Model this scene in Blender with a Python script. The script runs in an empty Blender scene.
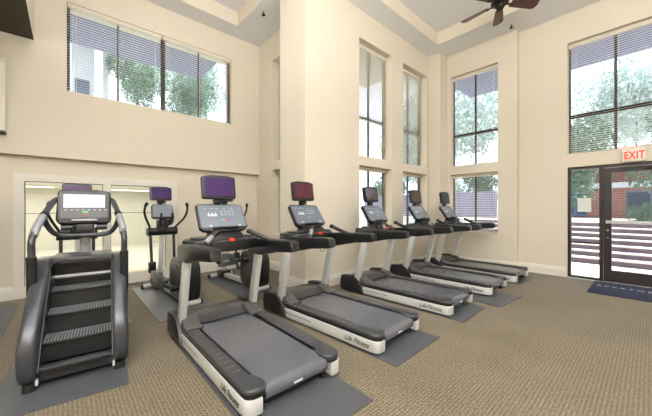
import bpy, bmesh, math, random
from mathutils import Vector, Matrix, Euler
random.seed(7)
S = 1.45          # metres per modelling unit (one unit = the camera's height)
PI = math.pi
C = bpy.context.scene.collection
R = math.radians

# ------------------------------------------------------------------ materials
def srgb(r, g, b):
    f = lambda c: (c/255/12.92) if c/255 <= 0.04045 else ((c/255+0.055)/1.055)**2.4
    return (f(r), f(g), f(b), 1)

def mat(name, rgb, rough=0.5, metal=0.0, spec=0.5, noise=0.0, nscale=20, bump=0.0, bscale=80, coat=0.0, emis=None, estr=0):
    m = bpy.data.materials.new(name); m.use_nodes = True
    nt = m.node_tree; b = nt.nodes['Principled BSDF']
    col = srgb(*rgb)
    b.inputs['Base Color'].default_value = col
    b.inputs['Roughness'].default_value = rough
    b.inputs['Metallic'].default_value = metal
    b.inputs['Specular IOR Level'].default_value = spec
    b.inputs['Coat Weight'].default_value = coat
    if emis:
        b.inputs['Emission Color'].default_value = srgb(*emis); b.inputs['Emission Strength'].default_value = estr
    tc = nt.nodes.new('ShaderNodeTexCoord')
    if noise > 0:
        n = nt.nodes.new('ShaderNodeTexNoise'); n.inputs['Scale'].default_value = nscale; n.inputs['Detail'].default_value = 4
        nt.links.new(tc.outputs['Object'], n.inputs['Vector'])
        mx = nt.nodes.new('ShaderNodeMix'); mx.data_type = 'RGBA'
        mx.inputs['A'].default_value = tuple(c*(1-noise) for c in col[:3])+(1,)
        mx.inputs['B'].default_value = tuple(min(1, c*(1+noise)) for c in col[:3])+(1,)
        nt.links.new(n.outputs['Fac'], mx.inputs['Factor'])
        nt.links.new(mx.outputs['Result'], b.inputs['Base Color'])
    if bump > 0:
        n2 = nt.nodes.new('ShaderNodeTexNoise'); n2.inputs['Scale'].default_value = bscale
        nt.links.new(tc.outputs['Object'], n2.inputs['Vector'])
        bp = nt.nodes.new('ShaderNodeBump'); bp.inputs['Strength'].default_value = bump; bp.inputs['Distance'].default_value = 0.004
        nt.links.new(n2.outputs['Fac'], bp.inputs['Height']); nt.links.new(bp.outputs['Normal'], b.inputs['Normal'])
    return m

def glass_mat(name, tint=(0.97, 0.985, 0.99), refl=0.08, rough=0.0):
    m = bpy.data.materials.new(name); m.use_nodes = True
    nt = m.node_tree; nt.nodes.clear()
    out = nt.nodes.new('ShaderNodeOutputMaterial'); mx = nt.nodes.new('ShaderNodeMixShader')
    tr = nt.nodes.new('ShaderNodeBsdfTransparent'); gl = nt.nodes.new('ShaderNodeBsdfGlossy')
    lw = nt.nodes.new('ShaderNodeLayerWeight'); lw.inputs[0].default_value = 0.5
    pw = nt.nodes.new('ShaderNodeMath'); pw.operation = 'POWER'; pw.inputs[1].default_value = 5
    fr = nt.nodes.new('ShaderNodeMath'); fr.operation = 'MULTIPLY'; fr.inputs[1].default_value = 0.8
    ma = nt.nodes.new('ShaderNodeMath'); ma.operation = 'ADD'; ma.inputs[1].default_value = refl/2
    nt.links.new(lw.outputs['Facing'], pw.inputs[0]); nt.links.new(pw.outputs[0], fr.inputs[0])
    tr.inputs['Color'].default_value = tint+(1,); gl.inputs['Roughness'].default_value = rough
    nt.links.new(fr.outputs[0], ma.inputs[0]); nt.links.new(ma.outputs[0], mx.inputs[0])
    nt.links.new(tr.outputs[0], mx.inputs[1]); nt.links.new(gl.outputs[0], mx.inputs[2]); nt.links.new(mx.outputs[0], out.inputs[0])
    return m

def carpet_mat():
    m = bpy.data.materials.new('carpet'); m.use_nodes = True
    nt = m.node_tree; b = nt.nodes['Principled BSDF']; L = nt.links.new
    b.inputs['Roughness'].default_value = 0.9; b.inputs['Specular IOR Level'].default_value = 0.25
    b.inputs['Sheen Weight'].default_value = 0.15
    tc = nt.nodes.new('ShaderNodeTexCoord')
    n = nt.nodes.new('ShaderNodeTexNoise'); n.inputs['Scale'].default_value = 1.3; n.inputs['Detail'].default_value = 3
    L(tc.outputs['Object'], n.inputs['Vector'])
    f = nt.nodes.new('ShaderNodeTexNoise'); f.inputs['Scale'].default_value = 55; f.inputs['Detail'].default_value = 3
    L(tc.outputs['Object'], f.inputs['Vector'])
    sep = nt.nodes.new('ShaderNodeSeparateXYZ'); L(tc.outputs['Object'], sep.inputs[0])
    def wave(o, k):
        a = nt.nodes.new('ShaderNodeMath'); a.operation = 'MULTIPLY'; a.inputs[1].default_value = k; L(o, a.inputs[0])
        s = nt.nodes.new('ShaderNodeMath'); s.operation = 'SINE'; L(a.outputs[0], s.inputs[0])
        h = nt.nodes.new('ShaderNodeMath'); h.operation = 'MULTIPLY_ADD'; h.inputs[1].default_value = 0.5; h.inputs[2].default_value = 0.5; L(s.outputs[0], h.inputs[0])
        return h.outputs[0]
    mu = nt.nodes.new('ShaderNodeMath'); mu.operation = 'MULTIPLY'
    L(wave(sep.outputs[0], 2*PI/0.026), mu.inputs[0]); L(wave(sep.outputs[1], 2*PI/0.026), mu.inputs[1])
    r1 = nt.nodes.new('ShaderNodeValToRGB')
    r1.color_ramp.elements[0].position = 0.35; r1.color_ramp.elements[0].color = srgb(96, 84, 64)
    r1.color_ramp.elements[1].position = 0.68; r1.color_ramp.elements[1].color = srgb(138, 126, 104)
    L(f.outputs['Fac'], r1.inputs[0])
    m2 = nt.nodes.new('ShaderNodeMix'); m2.data_type = 'RGBA'; m2.blend_type = 'MULTIPLY'
    r2 = nt.nodes.new('ShaderNodeValToRGB')
    r2.color_ramp.elements[0].position = 0.1; r2.color_ramp.elements[0].color = (1, 1, 1, 1)
    r2.color_ramp.elements[1].position = 0.7; r2.color_ramp.elements[1].color = (0.30, 0.30, 0.32, 1)
    L(mu.outputs[0], r2.inputs[0])
    m2.inputs['Factor'].default_value = 0.85
    L(r1.outputs[0], m2.inputs['A']); L(r2.outputs[0], m2.inputs['B'])
    m3 = nt.nodes.new('ShaderNodeMix'); m3.data_type = 'RGBA'; m3.blend_type = 'MULTIPLY'; m3.inputs['Factor'].default_value = 0.5
    r3 = nt.nodes.new('ShaderNodeValToRGB')
    r3.color_ramp.elements[0].position = 0.35; r3.color_ramp.elements[0].color = (0.72, 0.72, 0.68, 1)
    r3.color_ramp.elements[1].position = 0.6; r3.color_ramp.elements[1].color = (1, 1, 1, 1)
    L(n.outputs['Fac'], r3.inputs[0]); L(m2.outputs['Result'], m3.inputs['A']); L(r3.outputs[0], m3.inputs['B'])
    L(m3.outputs['Result'], b.inputs['Base Color'])
    bp = nt.nodes.new('ShaderNodeBump'); bp.inputs['Strength'].default_value = 0.15; bp.inputs['Distance'].default_value = 0.003
    L(f.outputs['Fac'], bp.inputs['Height']); L(bp.outputs['Normal'], b.inputs['Normal'])
    return m

def brick_mat():
    m = bpy.data.materials.new('brick'); m.use_nodes = True
    nt = m.node_tree; b = nt.nodes['Principled BSDF']; b.inputs['Roughness'].default_value = 0.85
    tc = nt.nodes.new('ShaderNodeTexCoord'); mp = nt.nodes.new('ShaderNodeMapping'); mp.inputs['Rotation'].default_value = (PI/2, 0, PI/2)
    mp.inputs['Rotation'].default_value = (0, 0, 0)
    cx = nt.nodes.new('ShaderNodeCombineXYZ'); sp = nt.nodes.new('ShaderNodeSeparateXYZ')
    ad = nt.nodes.new('ShaderNodeMath'); ad.operation = 'ADD'
    L = nt.links.new
    L(tc.outputs['Object'], sp.inputs[0]); L(sp.outputs[0], ad.inputs[0]); L(sp.outputs[1], ad.inputs[1])
    L(ad.outputs[0], cx.inputs[0]); L(sp.outputs[2], cx.inputs[1])
    br = nt.nodes.new('ShaderNodeTexBrick'); br.inputs['Scale'].default_value = 3.2
    br.inputs['Color1'].default_value = srgb(168, 88, 78); br.inputs['Color2'].default_value = srgb(132, 68, 64)
    br.inputs['Mortar'].default_value = srgb(190, 175, 165); br.inputs['Mortar Size'].default_value = 0.03
    L(cx.outputs[0], br.inputs['Vector']); L(br.outputs['Color'], b.inputs['Base Color'])
    return m

M = {}
M['wall'] = mat('wall_paint', (221, 212, 195), 0.75, spec=0.25, noise=0.015, nscale=2, bump=0.08, bscale=120)
M['ceil'] = mat('ceiling_paint', (236, 237, 238), 0.9, spec=0.1, bump=0.05, bscale=60)
M['trimw'] = mat('trim_white', (228, 224, 214), 0.45, noise=0.01)
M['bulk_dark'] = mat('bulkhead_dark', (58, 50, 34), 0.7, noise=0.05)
M['carpet'] = carpet_mat()
M['frame'] = mat('window_bronze', (44, 38, 40), 0.35, noise=0.05)
M['glass'] = glass_mat('window_glass')
M['glass2'] = glass_mat('interior_glass', (0.95, 0.945, 0.90), 0.09)
M['blind'] = mat('blind_slat', (236, 228, 212), 0.5, noise=0.01)
def _translucent(m, f):
    nt = m.node_tree; b = nt.nodes['Principled BSDF']; out = nt.nodes['Material Output']
    tl = nt.nodes.new('ShaderNodeBsdfTranslucent'); tl.inputs[0].default_value = srgb(236, 230, 218)
    mx = nt.nodes.new('ShaderNodeMixShader'); mx.inputs[0].default_value = f
    nt.links.new(b.outputs[0], mx.inputs[1]); nt.links.new(tl.outputs[0], mx.inputs[2]); nt.links.new(mx.outputs[0], out.inputs[0])
_translucent(M['blind'], 0.2)
M['black'] = mat('black_plastic', (30, 31, 33), 0.38, bump=0.05, bscale=300, noise=0.05)
M['satin'] = mat('satin_black', (27, 28, 30), 0.34, noise=0.05, coat=0.1)
M['dgrey'] = mat('dark_grey_plastic', (58, 59, 62), 0.3, noise=0.04, bump=0.04, bscale=300)
M['hood'] = mat('hood_grey', (80, 78, 77), 0.28, noise=0.04, bump=0.03, bscale=200)
M['silver'] = mat('silver_paint', (206, 207, 206), 0.3, metal=0.15, noise=0.02)
M['chrome'] = mat('chrome', (210, 210, 212), 0.18, metal=1.0, noise=0.01)
M['belt'] = mat('running_belt', (88, 89, 96), 0.22, spec=0.8, noise=0.12, nscale=14, bump=0.03, bscale=500)
M['panel'] = mat('console_face', (98, 106, 116), 0.3, spec=0.6, noise=0.05, nscale=5, coat=0.4)
M['screenp'] = mat('screen_purple', (50, 30, 72), 0.12, emis=(86, 52, 120), estr=0.35, noise=0.1, nscale=3)
M['screenr'] = mat('screen_maroon', (60, 22, 34), 0.12, emis=(110, 44, 66), estr=0.35, noise=0.1, nscale=3)
M['screenb'] = mat('screen_brown', (50, 38, 38), 0.12, emis=(98, 68, 62), estr=0.3, noise=0.1, nscale=3)
M['screeng'] = mat('screen_grey', (60, 66, 74), 0.12, emis=(88, 92, 100), estr=0.3, noise=0.1, nscale=3)
M['screenw'] = mat('screen_window_glare', (150, 165, 180), 0.1, emis=(186, 204, 226), estr=0.38, noise=0.04, nscale=3)  # window reflection put into the screen as pale colour and glow
M['red'] = mat('red_key', (225, 60, 50), 0.4, noise=0.02)
M['green'] = mat('green_key', (50, 170, 90), 0.4, emis=(50, 200, 100), estr=0.3)
M['blue'] = mat('blue_key', (70, 110, 200), 0.4, emis=(70, 120, 230), estr=0.3)
M['icon'] = mat('icon_white', (196, 204, 210), 0.5)
M['legend'] = mat('legend_grey', (158, 166, 172), 0.5)
M['mat'] = mat('rubber_mat', (74, 76, 80), 0.42, spec=0.5, noise=0.12, nscale=8, bump=0.15, bscale=250)
M['matl'] = mat('rubber_mat_light', (104, 105, 106), 0.45, noise=0.08, nscale=6, bump=0.1, bscale=250)
M['climb'] = mat('climber_metallic', (78, 80, 86), 0.3, metal=0.5, noise=0.05, bump=0.03, bscale=300)
M['tread'] = mat('tread_grey', (152, 153, 157), 0.38, metal=0.3, noise=0.06)
M['wood'] = mat('fan_walnut', (70, 28, 26), 0.3, noise=0.25, nscale=9, coat=0.3)
M['bronze'] = mat('fan_bronze', (40, 30, 30), 0.35, metal=0.5, noise=0.1)
M['navy'] = mat('doormat_navy', (30, 34, 60), 0.85, noise=0.15, nscale=40, bump=0.4, bscale=200)
M['mattxt'] = mat('doormat_letters', (190, 186, 200), 0.8, noise=0.1)
M['paper'] = mat('paper', (222, 228, 226), 0.7, noise=0.01)
M['exitw'] = mat('exit_plate', (226, 222, 206), 0.4, noise=0.01)
M['exitr'] = mat('exit_red', (220, 40, 20), 0.4, emis=(255, 60, 20), estr=0.6)
M['conc'] = mat('concrete', (214, 208, 200), 0.85, noise=0.06, nscale=3, bump=0.1)
M['tie'] = mat('weathered_timber', (98, 84, 98), 0.8, noise=0.25, nscale=6)
M['brick'] = brick_mat()
M['leafa'] = mat('leaves', (96, 126, 108), 0.5, noise=0.6, nscale=1.2)
M['leafb'] = mat('leaves_pale', (172, 190, 184), 0.5, noise=0.4, nscale=1.5)
M['bark'] = mat('bark', (84, 68, 56), 0.9, noise=0.3, nscale=8)
M['gwall'] = mat('garden_wall', (138, 134, 156), 0.8, noise=0.15, nscale=4)
M['eave'] = mat('eave_board', (114, 121, 150), 0.8, noise=0.05)
M['house'] = mat('house_siding', (206, 208, 214), 0.7, noise=0.03)
M['bluef'] = mat('blue_frame', (96, 116, 150), 0.5, noise=0.05)
M['dglass'] = mat('far_glass', (66, 82, 104), 0.1, noise=0.1)
M['court'] = mat('court_wall', (222, 220, 210), 0.6, noise=0.02)
M['tube'] = mat('lit_tube', (255, 255, 250), 0.5, emis=(255, 255, 245), estr=3.5)
M['lampw'] = mat('lamp_diffuser', (255, 250, 240), 0.5, emis=(255, 244, 225), estr=2.0)
M['grass'] = mat('lawn', (110, 130, 84), 0.9, noise=0.3, nscale=3)

# ------------------------------------------------------------------ mesh helpers
class MB:
    def __init__(s): s.bm = bmesh.new()
    def _xf(s, vs, mx):
        if mx is not None:
            for v in vs: v.co = mx @ v.co
    def box(s, x0, x1, y0, y1, z0, z1, bev=0.0, mx=None, seg=2):
        r = bmesh.ops.create_cube(s.bm, size=1)
        vs = r['verts']
        for v in vs:
            v.co = Vector(((x0+x1)/2+v.co.x*(x1-x0), (y0+y1)/2+v.co.y*(y1-y0), (z0+z1)/2+v.co.z*(z1-z0)))
        if bev > 0:
            es = list({e for v in vs for e in v.link_edges})
            rr = bmesh.ops.bevel(s.bm, geom=es, offset=bev, segments=seg, affect='EDGES', profile=0.5)
            vs = list({v for f in rr['faces'] for v in f.verts} | {v for v in vs if v.is_valid})
        s._xf(vs, mx); return s
    def prism(s, pts, axis, a, b, bev=0.0, mx=None, seg=2):
        """pts: 2D outline; axis 'x' -> (y,z), 'y' -> (x,z), 'z' -> (x,y)"""
        def P(p, t):
            return Vector((t, p[0], p[1])) if axis == 'x' else Vector((p[0], t, p[1])) if axis == 'y' else Vector((p[0], p[1], t))
        A = [s.bm.verts.new(P(p, a)) for p in pts]; B = [s.bm.verts.new(P(p, b)) for p in pts]
        n = len(pts); fs = [s.bm.faces.new(A[::-1]), s.bm.faces.new(B)]
        for i in range(n): fs.append(s.bm.faces.new((A[i], A[(i+1) % n], B[(i+1) % n], B[i])))
        bmesh.ops.recalc_face_normals(s.bm, faces=fs)
        vs = A+B
        if bev > 0:
            es = [e for f in fs[:2] for e in f.edges]
            rr = bmesh.ops.bevel(s.bm, geom=es, offset=bev, segments=seg, affect='EDGES', profile=0.5)
            vs = list({v for f in rr['faces'] for v in f.verts} | {v for v in vs if v.is_valid})
            vs2 = set(vs)
            for v in list(vs):
                for f in v.link_faces: vs2.update(f.verts)
            vs = list(vs2)
        s._xf(vs, mx); return s
    def cyl(s, p, q, r, r2=None, seg=16):
        p = Vector(p); q = Vector(q); r2 = r if r2 is None else r2
        d = q-p; rot = d.to_track_quat('Z', 'Y').to_matrix().to_4x4()
        bmesh.ops.create_cone(s.bm, cap_ends=True, segments=seg, radius1=r, radius2=r2, depth=d.length,
                              matrix=Matrix.Translation((p+q)/2) @ rot)
        return s
    def sph(s, c, r, sc=(1, 1, 1), seg=16):
        bmesh.ops.create_uvsphere(s.bm, u_segments=seg, v_segments=seg//2, radius=r,
                                  matrix=Matrix.Translation(c) @ Matrix.Diagonal((*sc, 1)))
        return s
    def tube(s, pts, r, seg=10, n=6, sx=1.0):
        P = [Vector(p) for p in pts]; out = []
        if n > 1 and len(P) > 2:
            Q = [P[0]*2-P[1]]+P+[P[-1]*2-P[-2]]
            for i in range(1, len(Q)-2):
                for k in range(n):
                    t = k/n; a, b, c, d = Q[i-1], Q[i], Q[i+1], Q[i+2]
                    out.append(0.5*((2*b)+(c-a)*t+(2*a-5*b+4*c-d)*t*t+(3*b-a-3*c+d)*t**3))
            out.append(P[-1])
        else: out = P
        rings = []; up = Vector((0.01, 0.02, 1))
        for i, c in enumerate(out):
            d = (out[min(i+1, len(out)-1)]-out[max(i-1, 0)]).normalized()
            u = up-d*up.dot(d)
            if u.length < 0.15: u = Vector((0, 1, 0))-d*d.y
            if rings and prevu is not None: 
                u = prevu-d*prevu.dot(d)
            u.normalize(); prevu = u; w = d.cross(u)
            rr = r(i/(len(out)-1)) if callable(r) else r
            rings.append([s.bm.verts.new(c+(u*math.cos(2*PI*k/seg)*rr+w*math.sin(2*PI*k/seg)*rr*sx)) for k in range(seg)])
        fs = []
        for a, b in zip(rings, rings[1:]):
            for k in range(seg): fs.append(s.bm.faces.new((a[k], a[(k+1) % seg], b[(k+1) % seg], b[k])))
        fs.append(s.bm.faces.new(rings[0][::-1])); fs.append(s.bm.faces.new(rings[-1]))
        bmesh.ops.recalc_face_normals(s.bm, faces=fs)
        return s
    def bar(s, p, q, wx, wy, bev=0.006):
        """box-section bar from p to q; wx across x, wy across the bar in the yz plane"""
        p = Vector(p); q = Vector(q); d = q-p; L = d.length; d.normalize()
        x = Vector((1, 0, 0)); x = (x-d*x.dot(d)).normalized(); y = d.cross(x)
        mx = Matrix((x, y, d)).transposed().to_4x4(); mx.translation = p
        return s.box(-wx/2, wx/2, -wy/2, wy/2, 0, L, bev, mx)
    def build(s, name, m, parent=None, smooth=True, mats=None):
        bmesh.ops.scale(s.bm, vec=(S, S, S), verts=s.bm.verts)
        me = bpy.data.meshes.new(name); s.bm.to_mesh(me); s.bm.free()
        o = bpy.data.objects.new(name, me); C.objects.link(o)
        for k in (mats or [m]): me.materials.append(k)
        if smooth:
            for p in me.polygons: p.use_smooth = True
            try: me.set_sharp_from_angle(angle=R(35))
            except Exception: pass
        if parent: o.parent = parent
        return o

def tag(o, label=None, cat=None, group=None, kind=None):
    if label: o['label'] = label
    if cat: o['category'] = cat
    if group: o['group'] = group
    if kind: o['kind'] = kind
    return o
def thing(name, label, cat, loc, rz=0, group=None):
    o = bpy.data.objects.new(name, None); C.objects.link(o)
    o.location = Vector(loc)*S; o.rotation_euler = (0, 0, rz); o.empty_display_size = 0.1
    return tag(o, label, cat, group)
def place(o, loc, rz=0):
    o.location = Vector(loc)*S; o.rotation_euler = (0, 0, rz); return o
def dup(o, parent=None):
    c = o.copy(); C.objects.link(c)
    if parent: c.parent = parent
    for ch in list(o.children): dup(ch, c)
    return c
def text(name, body, size, m, mx, parent=None, shear=0.0, ext=0.0008, space=1.0, align='CENTER', bold=0.0):
    cu = bpy.data.curves.new(name, 'FONT'); cu.body = body; cu.size = size*S; cu.shear = shear; cu.offset = bold*S; cu.extrude = ext*S
    cu.align_x = align; cu.align_y = 'CENTER'; cu.space_character = space
    o = bpy.data.objects.new(name, cu); C.objects.link(o)
    bpy.context.view_layer.update()
    me = bpy.data.meshes.new_from_object(o); bpy.data.objects.remove(o)
    o = bpy.data.objects.new(name, me); C.objects.link(o); me.materials.append(m)
    mx = mx.copy(); mx.translation = mx.translation*S
    me.transform(mx)
    if parent: o.parent = parent
    return o
def frame_mx(right, up, origin):
    r = Vector(right).normalized(); u = Vector(up).normalized(); n = r.cross(u)
    m = Matrix((r, u, n)).transposed().to_4x4(); m.translation = Vector(origin); return m

def struct(o): o['kind'] = 'structure'; return o

# ------------------------------------------------------------------ room shell
def wall_grid(name, axis, c0, c1, u0, u1, z0, z1, opens, m):
    """wall with rectangular openings; axis 'x' runs along X (thickness c0..c1 in Y)"""
    us = sorted({u0, u1, *[o[0] for o in opens], *[o[1] for o in opens]}); zs = sorted({z0, z1, *[o[2] for o in opens], *[o[3] for o in opens]})
    us = [u for u in us if u0 <= u <= u1]; zs = [z for z in zs if z0 <= z <= z1]
    bm = bmesh.new(); cache = {}
    def V(u, z, c):
        k = (round(u, 4), round(z, 4), round(c, 4))
        if k not in cache: cache[k] = bm.verts.new((u, c, z) if axis == 'x' else (c, u, z))
        return cache[k]
    def full(i, j):
        if i < 0 or j < 0 or i >= len(us)-1 or j >= len(zs)-1: return False
        uc = (us[i]+us[i+1])/2; zc = (zs[j]+zs[j+1])/2
        return not any(o[0] < uc < o[1] and o[2] < zc < o[3] for o in opens)
    for i in range(len(us)-1):
        for j in range(len(zs)-1):
            if not full(i, j): continue
            a, b, c, d = us[i], us[i+1], zs[j], zs[j+1]
            for cc in (c0, c1): bm.faces.new((V(a, c, cc), V(b, c, cc), V(b, d, cc), V(a, d, cc)))
            if not full(i-1, j): bm.faces.new((V(a, c, c0), V(a, c, c1), V(a, d, c1), V(a, d, c0)))
            if not full(i+1, j): bm.faces.new((V(b, c, c0), V(b, c, c1), V(b, d, c1), V(b, d, c0)))
            if not full(i, j-1): bm.faces.new((V(a, c, c0), V(b, c, c0), V(b, c, c1), V(a, c, c1)))
            if not full(i, j+1): bm.faces.new((V(a, d, c0), V(b, d, c0), V(b, d, c1), V(a, d, c1)))
    bmesh.ops.recalc_face_normals(bm, faces=bm.faces)
    mb = MB(); mb.bm.free(); mb.bm = bm
    return struct(mb.build(name, m, smooth=False))

HS = 3.81   # soffit height
HU = 4.02   # tray ceiling height
YA, YAL, YB, XR, XP, XC1, XC2 = 4.55, 4.63, 2.738, 2.508, 2.113, 5.28, 5.40
WB = [(3.08, 3.853), (4.166, 4.939)]
wall_grid('wall_left_upper', 'x', YA, 4.80, -3.4, XR, 1.58, HU, [(0.0, 2.0, 2.36, 3.42)], M['wall'])
wall_grid('wall_left_lower', 'x', YAL, 4.80, -3.4, XR, 0, 1.58, [(-0.35, 1.06, 0.13, 1.30)], M['wall'])
wall_grid('wall_return', 'y', XR, XR+0.2, 3.28, 4.80, 0, HU, [(3.36, 4.133, 1.76, 3.41), (3.36, 4.133, 0.58, 1.62)], M['wall'])
struct(MB().box(XP, XR+0.2, YB, 3.28, 0, HU).build('wall_pillar', M['wall'], smooth=False))
wall_grid('wall_back', 'x', YB, YB+0.2, XR+0.2, XC1+0.2, 0, HU, [(a, b, z0, z1) for a, b in WB for z0, z1 in ((1.745, 3.415), (0.58, 1.612))], M['wall'])
struct(MB().box(5.019, XC1, 2.529, YB, 0, HU).build('wall_corner_pilaster', M['wall'], smooth=False))
wall_grid('wall_right_far', 'y', XC1, XC1+0.2, 1.397, YB, 0, HU, [(1.671, 2.459, 1.759, 3.40), (1.671, 2.459, 0.581, 1.605)], M['wall'])
wall_grid('wall_right_near', 'y', XC2, XC2+0.2, -4, 1.397, 0, HU, [(-0.67, 0.80, 1.77, 3.38), (-0.30, 0.80, 0, 1.585)], M['wall'])
wall_grid('wall_front', 'x', -4.2, -4.0, -3.6, 5.6, 0, HU, [], M['wall'])
wall_grid('wall_side', 'y', -3.6, -3.4, -4.0, 4.8, 0, HU, [], M['wall'])
fl = MB(); fl.box(-3.4, 5.6, -4, 4.8, -0.1, 0); struct(fl.build('floor', M['carpet'], smooth=False))

def two_tone(mb, name, m_flat, m_side):
    o = mb.build(name, None, smooth=False, mats=[m_flat, m_side])
    for p in o.data.polygons: p.material_index = 0 if abs(p.normal.z) > 0.5 else 1
    return struct(o)
sf = MB()
sf.box(-3.4, XR+0.2, 4.243, 4.8, HS, HU); sf.box(1.965, XR+0.2, 2.44, 4.243, HS, HU)
sf.box(XR+0.2, 5.6, 2.44, YB+0.2, HS, HU); sf.box(4.761, 5.6, -4, 2.44, HS, HU)
two_tone(sf, 'ceiling_soffit', M['ceil'], M['wall'])
struct(MB().box(-3.4, 5.6, -4, 4.8, HU, HU+0.1).build('ceiling', M['ceil'], smooth=False))
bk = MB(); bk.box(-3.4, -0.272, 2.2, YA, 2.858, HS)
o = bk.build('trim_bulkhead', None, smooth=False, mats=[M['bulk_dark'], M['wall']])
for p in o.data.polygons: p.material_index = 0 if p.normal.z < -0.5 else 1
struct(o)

# baseboards
def baseboard(name, axis, c, d, u0, u1):
    prof = [(0, 0), (d*0.018, 0), (d*0.018, 0.10), (d*0.010, 0.125), (d*0.010, 0.135), (0, 0.14)]
    mb = MB()
    if axis == 'x': mb.prism([(c+p[0], p[1]) for p in prof], 'x', u0, u1)
    else: mb.prism([(c+p[0], p[1]) for p in prof], 'y', u0, u1)
    return struct(mb.build(name, M['trimw'], smooth=False))
baseboard('baseboard_left', 'x', YAL, -1, -3.4, -0.436)
baseboard('baseboard_left_far', 'x', YAL, -1, 1.21, XR)
baseboard('baseboard_return', 'y', XR, -1, 3.28, YAL)
baseboard('baseboard_pillar', 'y', XP, -1, YB-0.018, 3.28)
struct(MB().box(XP, XR, 3.28, 3.298, 0, 0.14).build('baseboard_pillar_back', M['trimw'], smooth=False))
baseboard('baseboard_back', 'x', YB, -1, XP-0.018, 5.019)
baseboard('baseboard_pilaster', 'y', 5.019, -1, 2.511, YB-0.018)
baseboard('baseboard_pilaster_front', 'x', 2.529, -1, 5.019, XC1)
baseboard('baseboard_right_far', 'y', XC1, -1, 1.379, 2.511)
baseboard('baseboard_right_jog', 'x', 1.397, -1, XC1, XC2)
baseboard('baseboard_right_near', 'y', XC2, -1, 0.81, 1.379)

# ------------------------------------------------------------------ windows
def window(n, axis, c, u0, u1, z0, z1, vm, hm, fw=0.022, glass='glass'):
    """frame in the wall opening at depth c; vm, hm = mullion positions"""
    def bx(mb, a, b, z, w, d=0.03):
        return mb.box(a, b, c, c+d, z, w) if axis == 'x' else mb.box(c, c+d, a, b, z, w)
    f = MB(); e = 0.001
    bx(f, u0+e, u0+fw, z0+e, z1-e); bx(f, u1-fw, u1-e, z0+e, z1-e); bx(f, u0+fw, u1-fw, z0+e, z0+fw); bx(f, u0+fw, u1-fw, z1-fw, z1-e)
    root = struct(f.build('window_%d' % n, M['frame'], smooth=False))
    for v, w in vm: bx(MB_add := MB(), v-w/2, v+w/2, z0+fw, z1-fw, 0.026); MB_add.build('mullion', M['frame'], root, smooth=False)
    for h, w in hm: bx(MB_add := MB(), u0+fw, u1-fw, h-w/2, h+w/2, 0.028); MB_add.build('mullion', M['frame'], root, smooth=False)
    g = MB()
    if axis == 'x': g.box(u0+fw, u1-fw, c+0.012, c+0.016, z0+fw, z1-fw)
    else: g.box(c+0.012, c+0.016, u0+fw, u1-fw, z0+fw, z1-fw)
    g.build('pane', M[glass], root, smooth=False)
    return root

def blind(axis, c, u0, u1, z0, z1, label, group, tilt=12, head=0.055, ladders=3):
    root = thing('window_blind', label, 'blind', ((u0+u1)/2, c, z0) if axis == 'x' else (c, (u0+u1)/2, z0), 0 if axis == 'x' else -PI/2, group)
    w = (u1-u0)/2-0.006; H = z1-z0
    MB().box(-w, w, -0.020, 0.022, H-head, H-0.002, 0.003).build('head_rail', M['blind'], root, smooth=False)
    s = MB(); z = 0.03; pitch = 0.0305; n = 0
    while z < H-head-0.01:
        mx = Matrix.Translation((0, 0, z)) @ Matrix.Rotation(R(tilt), 4, 'X')
        s.box(-w, w, -0.0165, 0.0165, -0.0011, 0.0011, 0, mx); z += pitch
    tag(s.build('slats', M['blind'], root, smooth=False))
    MB().box(-w, w, -0.017, 0.017, 0.004, 0.016, 0.002).build('bottom_rail', M['blind'], root, smooth=False)
    for k in range(ladders):
        x = -w+0.08+(2*w-0.16)*k/(ladders-1)
        MB().box(x-0.002, x+0.002, -0.0185, -0.0175, 0.01, H-head).build('ladder_tape', M['blind'], root, smooth=False)
    MB().cyl((-w+0.05, -0.024, H-head), (-w+0.05, -0.024, H*0.45), 0.002, seg=6).build('tilt_wand', M['blind'], root)
    return root

window(1, 'x', YA+0.07, 0.0, 2.0, 2.36, 3.42, [(0.50, 0.022), (1.02, 0.055), (1.51, 0.022)], [], 0.03)
blind('x', YA+0.028, 0.0, 1.0, 2.36, 3.42, 'slatted blind in the left half of the long high window', 'slatted blinds on the windows', 20)
blind('x', YA+0.028, 1.0, 2.0, 2.36, 3.42, 'slatted blind in the right half of the long high window', 'slatted blinds on the windows', 20)
k = 2
names = ['back wall window nearer the pillar', 'back wall window nearer the far corner']
for (a, b), nm in zip(WB, names):
    window(k, 'x', YB+0.15, a, b, 1.745, 3.415, [((a+b)/2, 0.028)], [(2.36, 0.05)]); k += 1
    window(k, 'x', YB+0.15, a, b, 0.58, 1.612, [((a+b)/2, 0.028)], []); k += 1
    blind('x', YB+0.118, a, b, 1.745, 3.415, 'tall cream slatted blind in the upper '+nm, 'slatted blinds on the windows', 0)
    blind('x', YB+0.118, a, b, 0.58, 1.612, 'short cream slatted blind in the lower '+nm, 'slatted blinds on the windows', 4)
window(k, 'y', XR+0.15, 3.36, 4.133, 1.76, 3.41, [(3.75, 0.028)], [(2.36, 0.05)]); k += 1
window(k, 'y', XR+0.15, 3.36, 4.133, 0.58, 1.62, [(3.75, 0.028)], []); k += 1
window(k, 'y', XC1+0.12, 1.671, 2.459, 1.759, 3.40, [(2.065, 0.028)], [(2.33, 0.05)]); k += 1
window(k, 'y', XC1+0.12, 1.671, 2.459, 0.581, 1.605, [(2.065, 0.028)], []); k += 1
blind('y', XC1+0.085, 1.671, 2.459, 1.759, 3.40, 'tall slatted blind in the upper right-wall window left of the door', 'slatted blinds on the windows', 18)
blind('y', XC1+0.085, 1.671, 2.459, 0.581, 1.605, 'short slatted blind in the lower right-wall window behind the farthest treadmill', 'slatted blinds on the windows', 6)
window(k, 'y', XC2+0.12, -0.67, 0.80, 1.77, 3.38, [(0.311, 0.03), (-0.18, 0.03)], [(2.33, 0.05)]); k += 1
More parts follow.
